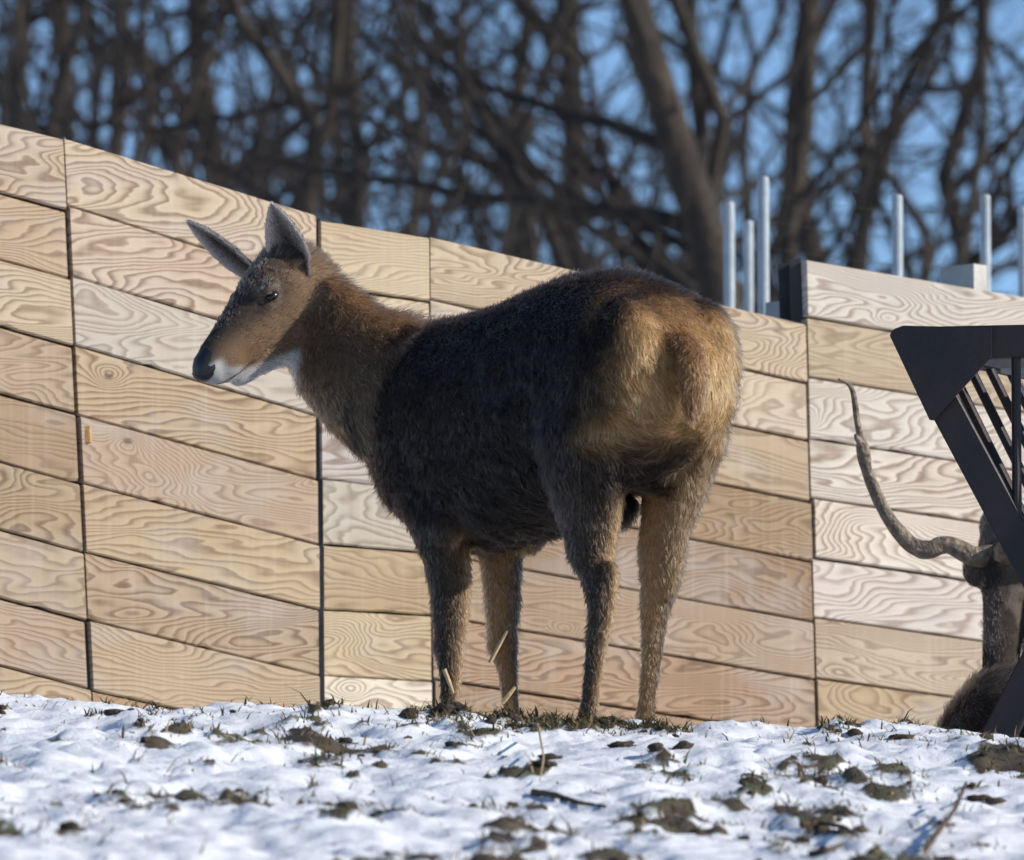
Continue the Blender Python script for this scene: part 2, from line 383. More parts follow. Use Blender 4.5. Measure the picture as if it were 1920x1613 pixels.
# square support posts standing behind the wall
for (xc, ytop, d1, d2, Y, yaw) in [(1458, 566, .082, .02, 23.75, 45), (1806, 500, .14, .06, 24.0, 45)]:
    c = at(xc, ytop, Y); zb = float(ground_base(c[0], Y)) - .05; yw = R(yaw)
    ax1 = np.array([math.cos(yw), -math.sin(yw), 0]); ax2 = np.array([math.sin(yw), math.cos(yw), 0])
    # ax1 runs right and towards the viewer: the dark broad face lies along it
    pts = [c - ax1 * d1 / 2 - ax2 * d2 / 2, c + ax1 * d1 / 2 - ax2 * d2 / 2, c + ax1 * d1 / 2 + ax2 * d2 / 2, c - ax1 * d1 / 2 + ax2 * d2 / 2]
    V = [p_ for p_ in pts] + [np.array([p_[0], p_[1], zb]) for p_ in pts]
    mesh_obj('support_post', V, [(0, 3, 2, 1), (4, 5, 6, 7), (0, 1, 5, 4), (1, 2, 6, 5), (2, 3, 7, 6), (3, 0, 4, 7)], M_TIMBER, wall)

# ------------------------------------------------------------------ wire fence behind the wall
f_or = at(1500, 1500, 26.5); f_or[2] = float(ground_base(f_or[0], 26.5))
fence = empty('wire_fence', f_or)
tag(fence, 'wire mesh fence on thin round galvanised posts rising behind the plank wall', 'fence')
posts = [(1367, 378, 27.4, 21), (1403, 414, 28.4, 19), (1431, 331, 26.3, 22), (1682, 365, 26.6, 21), (1847, 365, 26.9, 20), (1918, 388, 27.6, 20), (2250, 400, 27.0, 20)]
tops = []
for x, yt, Y, wp in posts:
    top = at(x, yt, Y); r_ = wp * Y / FPX / 2; bz = float(ground_base(top[0], Y)) - .1
    zs = np.array([bz, top[2] - .012, top[2] - .004, top[2]]); v, f = tube_geo([(top[0], top[1], z) for z in zs], [r_, r_, r_ * .9, r_ * .55], 14)
    mesh_obj('post', v, f, M_GALV, fence, smooth=False); tops.append(top)
for a_, b_ in ((2, 3), (3, 4), (4, 6)):
    for k in range(14):
        p0, p1 = tops[a_] - [0, 0, .06 + .09 * k], tops[b_] - [0, 0, .06 + .09 * k]
        v, f = tube_geo([p0, (p0 + p1) / 2 - [0, 0, .006], p1], [.001] * 3, 4); mesh_obj('wire', v, f, M_STEEL_DARK, fence)

# ------------------------------------------------------------------ trees
class Tree:
    def __init__(s, seed): s.r = random.Random(seed); s.trunk = []; s.crown = []
    def poly(s, p, d, ln, r0, r1, n, wob, up=0.0):
        pts = [p]; d = unit(d)
        for i in range(n):
            d = unit(d + np.array([s.r.gauss(0, wob), s.r.gauss(0, wob), s.r.gauss(0, wob * .7) + up]))
            pts.append(pts[-1] + d * ln / n)
        return pts, list(np.linspace(r0, r1, n + 1))
    def kids(s, pts, rad, level, cfg, t0=.25):
        if level >= len(cfg): return
        cnt, lf, rf, ang, sides, seg = cfg[level]; n = len(pts) - 1
        tot = sum(np.linalg.norm(pts[i + 1] - pts[i]) for i in range(n))
        for q in range(cnt):
            t = t0 + (1 - t0) * (q + s.r.random()) / cnt; t = min(t, .985); i = int(t * n); fr = t * n - i
            p = pts[i] * (1 - fr) + pts[i + 1] * fr; r = rad[i] * (1 - fr) + rad[i + 1] * fr; td = unit(pts[i + 1] - pts[i])
            rv = unit(np.array([s.r.gauss(0, 1), s.r.gauss(0, 1), s.r.gauss(0, .6)])); pr = unit(rv - td * (rv @ td))
            a = R(ang) * s.r.uniform(.65, 1.3); d = td * math.cos(a) + pr * math.sin(a)
            ln = tot * lf * s.r.uniform(.6, 1.15) * (1.15 - .6 * t); r0 = max(min(r * rf * s.r.uniform(.7, 1.1), r * .8), .003)
            bp, br = s.poly(p, d, ln, r0, r0 * .22, seg, .21, .05)
            s.crown.append((bp, br, sides)); s.kids(bp, br, level + 1, cfg, .15)
def build_tubes(lst):
    V, F, o = [], [], 0
    for pts, rad, n in lst:
        P = np.array(pts); m = len(P); T = np.gradient(P, axis=0); T /= np.linalg.norm(T, axis=1)[:, None] + 1e-9
        ref = np.array([0, 0, 1.]) if abs(T[0, 2]) < .85 else np.array([1., 0, 0])
        a = np.cross(T, ref); a /= np.linalg.norm(a, axis=1)[:, None] + 1e-9; b = np.cross(T, a)
        an = np.arange(n) * 2 * math.pi / n; rr = np.array(rad)[:, None, None]
        ring = P[:, None] + rr * (np.cos(an)[None, :, None] * a[:, None] + np.sin(an)[None, :, None] * b[:, None])
        V.append(ring.reshape(-1, 3)); i, j = np.meshgrid(np.arange(m - 1), np.arange(n), indexing='ij'); j2 = (j + 1) % n
        F.append(np.stack([i * n + j, i * n + j2, (i + 1) * n + j2, (i + 1) * n + j], -1).reshape(-1, 4) + o); o += m * n
    return np.concatenate(V), np.concatenate(F)
CFG_BIG = [(14, .5, .55, 50, 7, 8), (6, .5, .55, 45, 5, 5), (5, .5, .55, 45, 4, 4), (4, .55, .65, 40, 3, 3)]
CFG_MED = [(10, .5, .72, 52, 6, 8), (5, .52, .66, 48, 4, 6), (5, .5, .6, 42, 3, 4), (2, .6, .65, 38, 3, 3)]
def make_tree(seed, base, top, r0, name, label, group, cfg=CFG_BIG, wob=.03, n=14, t0=.2):
    tr = Tree(seed); base, top = np.array(base, float), np.array(top, float); d = top - base
    side = unit(np.cross(d, [0, 1, 0])); pts = []
    for i in range(n + 1):
        s_ = i / n; pts.append(base + d * s_ + (side * tr.r.gauss(0, wob) + np.array([0, tr.r.gauss(0, wob), 0])) * (1 if 0 < i else 0) * 1.5)
    rad = [r0 * (1.25 if i == 0 else 1) * (1 - .82 * (i / n) ** 1.15) for i in range(n + 1)]
    tr.trunk.append((pts, rad, 12)); tr.kids(pts, rad, 0, cfg, t0)
    root = empty(name, base); tag(root, label, 'tree', group)
    v, f = build_tubes(tr.trunk); mesh_obj('trunk', v, f, M_BARK, root, smooth=True)
    v, f = build_tubes(tr.crown); mesh_obj('crown', v, f, M_TWIG, root, smooth=True)
    return root
def tree_line(x0, x450, Y, wpx):
    p0, p1 = at(x0, 0, Y), at(x450, 450, Y); d = p0 - p1
    gz = float(ground_base(0, Y)) - .2; s0 = (gz - p1[2]) / d[2]; base = p1 + d * s0
    top = p0 + d * 2.2
    rmid = wpx * Y / FPX / 2
    return base, top, rmid / .78
GB = 'bare trees behind the wall'
mains = [(1192, 1322, 50, 92, 'bare_tree', 'thick leaning bare trunk crossing behind the galvanised fence posts', None),
         (1512, 1494, 54, 44, 'bare_tree', 'straight upright bare trunk rising directly behind the end of the plank wall step', None),
         (1610, 1722, 60, 27, 'bare_tree', None, GB), (1885, 1815, 62, 26, 'bare_tree', None, GB),
         (592, 574, 52, 32, 'bare_tree', None, GB), (470, 535, 56, 42, 'bare_tree', None, GB),
         (762, 772, 60, 22, 'bare_tree', None, GB), (868, 742, 64, 26, 'bare_tree', None, GB),
         (112, 158, 58, 30, 'bare_tree', None, GB), (300, 236, 57, 26, 'bare_tree', None, GB),
         (20, -30, 62, 30, 'bare_tree', None, GB), (1075, 960, 66, 24, 'bare_tree', None, GB),
         (390, 330, 66, 28, 'bare_tree', None, GB), (1420, 1270, 72, 22, 'bare_tree', None, GB), (1258, 1408, 51, 40, 'bare_tree', None, GB)]
LBL = 'slender leafless tree with a tangle of brown twigs beyond the plank wall'
for q, (x0, x1, Y, wp, nm, lb, gr) in enumerate(mains):
    b0, t0_, r0 = tree_line(x0, x1, Y, wp)
    make_tree(100 + q, b0, t0_, r0, nm, lb or LBL, gr, CFG_BIG if q in (0, 1, 5) else CFG_MED, .03 if q < 2 else .11)
# background rows: a few shapes copied with turns
protos = []
spots = [(60, 74), (190, 80), (330, 78), (440, 88), (640, 76), (700, 92), (930, 84), (1130, 90), (1290, 84), (1450, 95), (1560, 80), (1770, 82), (240, 70),
         (-300, 76), (2150, 78), (1040, 80), (1640, 86), (120, 92)]
for q, (x, Y) in enumerate(spots):
    p_ = at(x, 300, Y); gz = float(ground_base(0, Y)) - .2; b0 = np.array([p_[0], Y, gz])
    if q < 4:
        protos.append(make_tree(200 + q, b0, b0 + np.array([random.uniform(-1, 1), 0, 15 + q]), .17, 'bare_tree', LBL, GB, CFG_MED, .08))
    else:
        src = protos[q % 4]; c = src.copy(); C.objects.link(c); c.location = b0; c.rotation_euler.z = random.uniform(0, 6.28); s_ = random.uniform(.85, 1.15); c.scale = (s_, s_, s_)
        for ch in list(src.children):
            k = ch.copy(); C.objects.link(k); k.parent = c
# young saplings whose tops just clear the wall
for q, (x, y, Y) in enumerate([(330, 250, 40), (450, 300, 43), (690, 330, 42), (860, 350, 41), (960, 380, 44), (1010, 400, 40), (1240, 430, 43), (250, 150, 44), (60, 130, 42), (1130, 400, 46), (1620, 430, 45), (1790, 440, 47)]):
    tp = at(x, y, Y); b0 = np.array([tp[0] + random.uniform(-.3, .3), Y, float(ground_base(0, Y)) - .1])
    make_tree(300 + q, b0, tp, .035, 'sapling', 'thin bare sapling with its twiggy top just clearing the plank wall', 'bare saplings behind the wall',
              [(16, .34, .5, 38, 4, 5), (6, .5, .55, 38, 3, 4), (5, .5, .6, 35, 3, 3)], .04, 10, .35)

# ------------------------------------------------------------------ animals: loft, remesh, fur
class Beast:
    def __init__(s): s.V = []; s.F = []; s.comb = []; s.part = []; s.n = 0
    def loft(s, rings, part, comb, n=28, e=2.0):
        """rings: (centre, right axis, up axis, half width, up half, down half[, exponent])"""
        base = s.n; ang = np.arange(n) * 2 * math.pi / n
        for rg in rings:
            c, r, u, w_, ht, hb = rg[:6]; ex = rg[6] if len(rg) > 6 else e
            ca, sa = np.cos(ang), np.sin(ang); k = 2 / ex
            xx = np.sign(ca) * np.abs(ca) ** k * w_; yy = np.sign(sa) * np.abs(sa) ** k; yy = np.where(yy > 0, yy * ht, yy * hb)
            s.V.append(np.asarray(c)[None] + xx[:, None] * np.asarray(r)[None] + yy[:, None] * np.asarray(u)[None])
            for a in ang: s.comb.append(comb(c, r, u, math.cos(a), math.sin(a)) if callable(comb) else comb); s.part.append(part)
            s.n += n
        m = len(rings)
        for i in range(m - 1):
            for j in range(n):
                s.F.append((base + i * n + j, base + i * n + (j + 1) % n, base + (i + 1) * n + (j + 1) % n, base + (i + 1) * n + j))
        s.F.append(tuple(base + j for j in range(n - 1, -1, -1))); s.F.append(tuple(base + (m - 1) * n + j for j in range(n)))
    def ball(s, c, r, part, comb, axes=None):
        A = np.eye(3) if axes is None else np.array(axes); r = np.broadcast_to(np.asarray(r, float), 3)
        rings = []
        for t in np.linspace(-.96, .96, 9):
            q = math.sqrt(1 - t * t); rings.append((np.asarray(c) + A[0] * r[0] * t, A[1], A[2], r[1] * q, r[2] * q, r[2] * q))
        s.loft(rings, part, comb, 16)
    def remesh(s, voxel, smooth_it=6):
        me = bpy.data.meshes.new('tmp'); me.from_pydata(np.concatenate(s.V).tolist(), [], s.F); me.update()
        bm = bmesh.new(); bm.from_mesh(me); bmesh.ops.recalc_face_normals(bm, faces=bm.faces); bm.to_mesh(me); bm.free()
        o = bpy.data.objects.new('tmp', me); C.objects.link(o)
        rm = o.modifiers.new('r', 'REMESH'); rm.mode = 'VOXEL'; rm.voxel_size = voxel; rm.adaptivity = 0
        sm = o.modifiers.new('s', 'SMOOTH'); sm.factor = .5; sm.iterations = smooth_it
        dg = bpy.context.evaluated_depsgraph_get(); ev = o.evaluated_get(dg); em = ev.to_mesh()
        nv = len(em.vertices); v = np.empty(nv * 3, np.float32); em.vertices.foreach_get('co', v); v = v.reshape(-1, 3).astype(float)
        em.calc_loop_triangles(); t = np.empty(len(em.loop_triangles) * 3, np.int32); em.loop_triangles.foreach_get('vertices', t); t = t.reshape(-1, 3)
        ev.to_mesh_clear(); bpy.data.objects.remove(o); bpy.data.meshes.remove(me)
        kd = kdtree.KDTree(s.n); VV = np.concatenate(s.V)
        for i, p in enumerate(VV): kd.insert(p, i)
        kd.balance()
        near = np.array([kd.find(p)[1] for p in v]); comb = np.array(s.comb)[near]; part = np.array(s.part)[near]
        return v, t, comb, part
def vnormals(v, t):
    fn = np.cross(v[t[:, 1]] - v[t[:, 0]], v[t[:, 2]] - v[t[:, 0]]); n = np.zeros_like(v)
    for k in range(3): np.add.at(n, t[:, k], fn)
    return n / (np.linalg.norm(n, axis=1)[:, None] + 1e-12)
def smooth_field(f, t, it=4):
    for _ in range(it):
        a = f.copy(); c = np.ones(len(f))
        for i, j in ((0, 1), (1, 2), (2, 0)):
            np.add.at(a, t[:, i], f[t[:, j]]); np.add.at(c, t[:, i], 1)
        f = a / c[:, None]
    return f
def skin_obj(name, v, t, col, parent, origin):
    o = mesh_obj(name, v, t.astype(np.int32), M_SKIN, parent, origin=origin, smooth=True)
    a = o.data.color_attributes.new('coat', 'FLOAT_COLOR', 'POINT'); a.data.foreach_set('color', np.concatenate([col, np.ones((len(col), 1))], 1).astype(np.float32).ravel())
    return o
def fur(name, v, t, nrm, comb, col, length, lift, count, parent, origin, radius=.00055, clump=.25, dens=None, seed=1, npt=4):
    rg = np.random.default_rng(seed)
    A = np.linalg.norm(np.cross(v[t[:, 1]] - v[t[:, 0]], v[t[:, 2]] - v[t[:, 0]]), axis=1)
    if dens is not None: A = A * dens[t].mean(1)
    tri = rg.choice(len(t), count, p=A / A.sum()); u1, u2 = np.sqrt(rg.random(count)), rg.random(count)
    W = np.stack([1 - u1, u1 * (1 - u2), u1 * u2], 1)
    def ip(f): return (f[t[tri]] * (W[..., None] if f.ndim == 2 else W)).sum(1)
    P, Nn, Cb, L, Lf, K = ip(v), ip(nrm), ip(comb), ip(length), ip(lift), ip(col)
    Nn /= np.linalg.norm(Nn, axis=1)[:, None] + 1e-9
    Cb = Cb - Nn * (Cb * Nn).sum(1)[:, None]; Cb /= np.linalg.norm(Cb, axis=1)[:, None] + 1e-9
    # clumping: hairs lean to a coherent noise direction
    q = P * 55; cn = np.stack([fbm(q[:, 0] + 3 * q[:, 2], q[:, 1] + 1.7 * q[:, 2] + k * 31, 2) - .5 for k in range(3)], 1)
    q2 = P * 13; cn2 = np.stack([fbm(q2[:, 0] + 3 * q2[:, 2], q2[:, 1] + 1.7 * q2[:, 2] + k * 57, 2) - .5 for k in range(3)], 1)
    jit = rg.normal(size=(count, 3)) * .16 + cn * 1.5 * clump * 2 + cn2 * clump * 1.6
    L = L * rg.uniform(.55, 1.15, count); Lf = np.clip(Lf + rg.normal(size=count) * .08, .06, 1.4)
    pts = np.empty((count, npt, 3)); cur = P - Nn * .001; pts[:, 0] = cur
    for k in range(1, npt):
        s_ = k / (npt - 1); ll = Lf * (1.5 - 1.0 * s_)
        d = Cb + Nn * ll[:, None] + jit * (.4 + .8 * s_); d /= np.linalg.norm(d, axis=1)[:, None]
        cur = cur + d * (L / (npt - 1))[:, None]; pts[:, k] = cur
    hc = bpy.data.hair_curves.new(name); hc.add_curves([npt] * count)
    pts -= np.asarray(origin); hc.attributes['position'].data.foreach_set('vector', pts.astype(np.float32).ravel())
    ra = hc.attributes.get('radius') or hc.attributes.new('radius', 'FLOAT', 'POINT')
    rr = np.linspace(1, .12, npt) ** .8 * radius; ra.data.foreach_set('value', np.tile(rr, count).astype(np.float32))
    K = K * rg.choice([.3, .65, 1.0, 1.5, 2.6], (count, 1), p=[.2, .25, .25, .2, .1]) * (1 + rg.normal(size=(count, 3)) * .05)
    K = np.clip(K, .004, .9)
    ca = hc.attributes.new('haircol', 'FLOAT_COLOR', 'CURVE'); ca.data.foreach_set('color', np.concatenate([K, np.ones((count, 1))], 1).astype(np.float32).ravel())
    hc.materials.append(M_HAIR); o = bpy.data.objects.new(name, hc); C.objects.link(o); o.parent = parent; o.location = Vector(origin) - parent.location
    return o
def axes_from(d, upref):
    d = unit(d); r = unit(np.cross(d, upref)); return r, np.cross(r, d)

# ---- the standing hind
AH = R(55); fw = np.array([-math.cos(AH), math.sin(AH), 0]); lf = np.array([-math.sin(AH), -math.cos(AH), 0]); zz = np.array([0, 0, 1.])
DO = np.array([.0893, 20.0, 1.31])
def Ld(x, y, z): return DO + fw * x + lf * y + zz * z
hind = empty('deer', Ld(0, 0, -.03))
tag(hind, 'brown deer hind without antlers standing with its tan rump turned and head looking left', 'deer')
B = Beast()
torso = [(.70, .94, .77, .06), (.66, 1.01, .69, .115), (.59, 1.06, .615, .155), (.48, 1.10, .55, .178), (.38, 1.107, .515, .196), (.25, 1.11, .503, .207), (.1, 1.124, .518, .218), (-.05, 1.143, .545, .228),
         (-.2, 1.164, .59, .228), (-.33, 1.162, .61, .225), (-.44, 1.132, .60, .228), (-.52, 1.085, .66, .208), (-.575, 1.025, .72, .175), (-.61, .96, .79, .12), (-.622, .93, .84, .06)]
def cb_torso(c, r, u, ca, sa): return -fw * .75 - zz * (.25 + .75 * (1 - abs(sa)))
B.loft([(Ld(x, 0, (zt * .55 + zb * .45)), lf, zz, w_, zt - (zt * .55 + zb * .45), (zt * .55 + zb * .45) - zb, 2.25) for x, zt, zb, w_ in torso], 0, cb_torso, 40)
def slim(q):
    k = .9 if q[1] < .32 else 1.0
    return (q[0], q[1], q[2] * k, q[3] * k, q[4])
def leg(rows, part, y):
    B.loft([(Ld(x, y + (dy if len(row) > 4 else 0), z), lf, fw, lat, fa, fa) for row in rows for (x, z, fa, lat, dy) in [slim(tuple(row) + ((0,) if len(row) < 5 else ()))]], part, -zz + fw * -.15, 22)
leg([(.40, .86, .10, .06, .02), (.40, .76, .115, .075, .02), (.375, .66, .10, .075, .015), (.335, .55, .074, .068, .01), (.31, .477, .062, .058), (.293, .40, .052, .05), (.291, .339, .046, .044), (.296, .27, .042, .041), (.297, .235, .040, .038), (.294, .174, .029, .029),
     (.30, .093, .024, .023), (.303, .05, .028, .026), (.312, .02, .026, .026), (.32, -.005, .028, .028)], 1, .097)
leg([(.40, .86, .10, .06, -.02), (.40, .76, .115, .075, -.02), (.385, .66, .10, .07, -.015), (.36, .55, .07, .062, -.01), (.347, .476, .056, .052), (.343, .41, .048, .046), (.341, .351, .043, .042), (.34, .29, .041, .04), (.335, .25, .038, .037), (.316, .184, .026, .025),
     (.301, .087, .022, .021), (.303, .05, .026, .025), (.312, .02, .026, .026), (.32, -.005, .028, .028)], 1, -.10)
hl = [(-.34, .95, .15, .05, .045), (-.36, .84, .19, .085, .05), (-.35, .74, .175, .095, .045), (-.335, .65, .142, .088, .03), (-.32, .567, .105, .072, .012), (-.312, .50, .08, .06), (-.314, .433, .06, .05), (-.345, .385, .052, .042), (-.358, .35, .046, .036), (-.358, .296, .036, .033),
      (-.335, .204, .028, .028), (-.313, .098, .024, .023), (-.303, .05, .028, .026), (-.292, .02, .026, .026), (-.28, -.005, .028, .028)]
leg(hl, 2, .088)
leg([(-.34, .95, .15, .05, -.045), (-.385, .84, .18, .085, -.05), (-.405, .74, .148, .085, -.04), (-.412, .65, .108, .075, -.025), (-.402, .567, .086, .064, -.01), (-.388, .504, .073, .054), (-.374, .42, .064, .05), (-.368, .375, .054, .042), (-.352, .335, .045, .037), (-.34, .28, .037, .033),
     (-.331, .19, .028, .027), (-.313, .098, .024, .023), (-.303, .05, .028, .026), (-.292, .02, .026, .026), (-.28, -.005, .028, .028)], 2, -.087)
for x_, y_, z_ in ((-.392, .088, .392), (-.408, -.087, .372)): B.ball(Ld(x_, y_, z_), (.022, .018, .036), 2, -zz, (fw, lf, zz))
for x_, y_, z_ in ((.316, .097, .258), (.357, -.10, .268)): B.ball(Ld(x_, y_, z_), (.028, .034, .04), 1, -zz, (fw, lf, zz))
# hips, shoulder blades and elbow masses
for s_ in (1, -1):
    B.ball(Ld(-.50, .115 * s_, .93), (.11, .085, .15), 0, -zz - fw * .3, (fw, lf, zz))
    B.ball(Ld(.44, .13 * s_, .80), (.13, .065, .19), 0, -zz * .8 - fw * .5, (fw, lf, zz))
    B.ball(Ld(.27, .13 * s_, .56), (.06, .045, .06), 1, -zz - fw * .3, (fw, lf, zz))
# udder/groin flap
B.ball(Ld(-.27, .0, .575), (.07, .07, .05), 0, -zz, (fw, lf, zz))
# tail
tp = [(-.57, .985, .028), (-.625, .965, .032), (-.660, .92, .034), (-.672, .86, .035), (-.668, .80, .028), (-.66, .755, .012)]
B.loft([(Ld(x, .03, z), lf, fw, r_, r_ * .8, r_ * .8) for x, z, r_ in tp], 3, -zz, 14)
# neck
npx = [(822, 772, 20.33, .15, .12), (760, 748, 20.41, .185, .138), (690, 706, 20.48, .172, .128), (640, 660, 20.53, .150, .110), (600, 612, 20.57, .130, .092), (570, 572, 20.59, .110, .08)]
cen = [at(a, b, c) for a, b, c, _, _ in npx]; tg = np.gradient(np.array(cen), axis=0); rings = []
for c, d, q in zip(cen, tg, npx):
    r_, u_ = axes_from(d, zz); rings.append((c, r_, u_, q[4], q[3] * 1.0, q[3] * 1.02))
def cb_neck(c, r, u, ca, sa):
    i = int(np.argmin([np.linalg.norm(c - k) for k in cen])); return -unit(tg[i]) * .9 - zz * .55
B.loft(rings, 4, cb_neck, 28)
# head
HY, HP, HR, HS = R(222), R(36), R(-5), 1.06
def rot(y, p, r):
    return np.array(Matrix.Rotation(y, 3, 'Z') @ Matrix.Rotation(p, 3, 'Y') @ Matrix.Rotation(r, 3, 'X'))
HM = rot(HY, HP, HR); HO = np.zeros(3); _q = HM @ (np.array([.425, 0, -.02]) * HS); HO = at(374, 697, 20.6 + _q[1]) - _q
def H(x, y, z): return HO + HM @ (np.array([x, y, z]) * HS)
hx, hy, hz = HM[:, 0], HM[:, 1], HM[:, 2]
hrows = [(-.065, .02, -.12, .05), (-.035, .062, -.158, .07), (.0, .092, -.178, .085), (.05, .110, -.185, .092), (.10, .113, -.180, .092), (.145, .103, -.168, .085), (.185, .089, -.160, .075), (.23, .073, -.147, .066),
         (.28, .056, -.134, .058), (.33, .040, -.110, .052), (.37, .027, -.092, .048), (.40, .013, -.078, .041), (.418, -.004, -.060, .028)]
def cb_head(c, r, u, ca, sa): return -hx - hz * .25 * (1 if sa < 0 else .2)
B.loft([(H(x, 0, (zt + zb) / 2 + .012), hy, hz, w_, (zt - zb) / 2 - .012, (zt - zb) / 2 + .012, 2.15) for x, zt, zb, w_ in hrows], 5, cb_head, 32)
for s_ in (1, -1):
    if s_ > 0: B.ball(H(.168, .066 * s_, .066), (.036, .022, .014), 5, -hx, (hx, hy, hz))       # brow ridge
    B.ball(H(.07, .060 * s_, -.055), (.075, .03, .06), 5, -hx, (hx, hy, hz))        # cheek
    B.ball(H(.345, .036 * s_, -.04), (.045, .022, .034), 5, -hx, (hx, hy, hz))       # upper lip pad
B.ball(H(.29, 0, -.108), (.06, .034, .02), 5, -hx, (hx, hy, hz))                 # chin
v, t, comb, part = B.remesh(.0085, 5)

# ears are thin cupped leaves joined to the same mesh
def ear_geo(base, tip, face, width, cup, prof, nl=14, nw=9, thick=.006, bow=0.0):
    base, tip = np.array(base), np.array(tip); ax = tip - base; ln = np.linalg.norm(ax); ax = ax / ln
    fc = unit(np.asarray(face) - ax * (np.asarray(face) @ ax)); sd_ = np.cross(ax, fc); V, F, CB, IN = [], [], [], []
    for side in (0, 1):
        for i in range(nl + 1):
            s_ = i / nl; wd = width * float(np.interp(s_, [0, .15, .35, .55, .75, .9, 1], prof))
            wd = max(wd, .003)
            phi = R(86) * cup * (1 - .45 * s_); rad_ = wd / 2 / math.sin(phi)
            for j in range(nw):
                q = -1 + 2 * j / (nw - 1); an_ = q * phi
                p = base + ax * ln * s_ + sd_ * math.sin(an_) * (rad_ - (thick if side else 0) * -1) + fc * ((1 - math.cos(an_)) * rad_ + bow * math.sin(math.pi * s_)) - (fc * thick * math.cos(an_) if side else 0)
                V.append(p); CB.append(ax); IN.append((1 - side) * (1 + min(1, abs(q) ** 1.5 * .95 + .9 * max(0, s_ - .6))))
    M_ = (nl + 1) * nw
    for i in range(nl):
        for j in range(nw - 1):
            a = i * nw + j; F.append((a, a + 1, a + nw + 1, a + nw)); F.append((M_ + a, M_ + a + nw, M_ + a + nw + 1, M_ + a + 1))
    for i in range(nl):
        for j in (0, nw - 1):
            a = i * nw + j; F.append((a, a + nw, M_ + a + nw, M_ + a) if j == 0 else (a, M_ + a, M_ + a + nw, a + nw))
    for j in range(nw - 1):
        a = nl * nw + j; F.append((a, a + 1, M_ + a + 1, M_ + a))
    tri = []
    for q in F: tri += [(q[0], q[1], q[2]), (q[0], q[2], q[3])]
    V = np.array(V); tri = np.array(tri); nm = vnormals(V, tri)
    mid = nl // 2 * nw + nw // 2
    if nm[mid] @ fc < 0: tri = tri[:, ::-1]
    return V, tri, np.array(CB), np.array(IN)
earL = ear_geo(at(574, 548, 20.53), at(509, 384, 20.47), (-.42, -.90, -.05), .108, .8, [.22, .55, .97, 1, .72, .4, .06], bow=-.01)
earR = ear_geo(at(478, 512, 20.66), at(351, 416, 20.63), (-.30, -.62, -.60), .07, .75, [.6, .86, 1, .93, .68, .38, .06], bow=-.006)
inner = np.zeros(len(v))
for E in (earL, earR):
    t = np.concatenate([t, E[1] + len(v)]); v = np.concatenate([v, E[0]]); comb = np.concatenate([comb, E[2]]); part = np.concatenate([part, np.full(len(E[0]), 6)]); inner = np.concatenate([inner, E[3]])
nrm = vnormals(v, t); comb = smooth_field(comb, t, 8)
# coat colours from position on the animal, some sun and shade painted in
lx, ly, lz = (v - DO) @ fw, (v - DO) @ lf, (v - DO)[:, 2]
hl_ = ((v - HO) @ HM) / HS; hX, hYl, hZ = hl_.T
def mixv(a, b, f): return a + (np.asarray(b)[None] - a) * np.clip(f, 0, 1)[:, None]
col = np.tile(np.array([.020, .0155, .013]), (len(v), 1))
nz = fbm(lx * 9 + 50, lz * 9 + ly * 7 + 50, 3) - .5
rearness = nrm @ -fw
rump = sstep(.12, .95, rearness + nz * .7) * sstep(-.33, -.43, lx) * sstep(.64, .80, lz + nz * .1) * ((part == 0) | (part == 2))  # tan rump coat, with sunlit gold painted on the rear-facing fur
col = mixv(col, (.36, .215, .10), rump); col = mixv(col, (.19, .10, .046), (part == 3) * 1.0)
isleg = ((part == 1) | (part == 2)) * sstep(.66, .5, lz)
inn = -(nrm @ lf) * np.sign(ly)
col = mixv(col, (.048, .036, .028), isleg)
col = mixv(col, (.38, .225, .105), ((part == 1) | (part == 2)) * sstep(.80, .62, lz) * sstep(.0, .55, inn + nz * .3) * .9)
col = mixv(col, (.16, .10, .055), isleg * sstep(.5, .9, rearness + nz * .3) * .35)
col = mixv(col, (.19, .12, .065), (part == 2) * (ly < 0) * sstep(.72, .62, lz) * sstep(.30, .40, lz) * sstep(.1, .6, rearness + nz * .6) * .8)
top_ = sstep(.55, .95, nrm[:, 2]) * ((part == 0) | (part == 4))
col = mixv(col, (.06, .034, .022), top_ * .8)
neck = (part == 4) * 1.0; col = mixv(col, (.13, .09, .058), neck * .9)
col = mixv(col, (.25, .145, .07), neck * sstep(.3, .9, nrm[:, 2]))  # golden mane, brightened in colour for sun on the upper neck
hd = (part == 5)
col = np.where(hd[:, None], np.array([.18, .118, .072])[None], col)
hf = hd * 1.0
col = mixv(col, (.055, .04, .034), hf * sstep(.16, .04, hX + nz * .05) * sstep(.045, .08, hZ))  # dark forehead fur, deepened with painted shade
col = mixv(col, (.04, .033, .031), hf * sstep(.06, .18, hX) * sstep(-.03, .035, hZ + nz * .04) * .9)  # shade on the nose bridge and brow painted into the fur colour
zbot = np.interp(hX, [q[0] for q in hrows], [q[2] for q in hrows]); under = sstep(.058, .034, hZ - zbot + nz * .02)
col = mixv(col, (.52, .51, .50), hf * under * sstep(.07, .12, hX))
col = mixv(col, (.55, .54, .53), hf * sstep(.362, .392, hX + nz * .03) * sstep(-.004, -.02, hZ + nz * .01))
col = mixv(col, (.15, .088, .05), hf * np.exp(-(((hX - .29) / .045) ** 2 + ((hZ + .045) / .035) ** 2)) * .9)
mouth = hf * np.exp(-((hZ + .074 + .05 * (hX - .36)) / .0035) ** 2) * sstep(.26, .29, hX)
col = mixv(col, (.02, .016, .015), mouth)
ring_ = hf * np.exp(-((np.hypot(hX - .174, hZ - .044) - .024) / .009) ** 2)
col = mixv(col, (.2, .155, .12), ring_ * .7)
col = mixv(col, (.03, .022, .02), hf * np.exp(-((hX - .205) / .02) ** 2 - ((hZ - .028) / .012) ** 2) * .8)
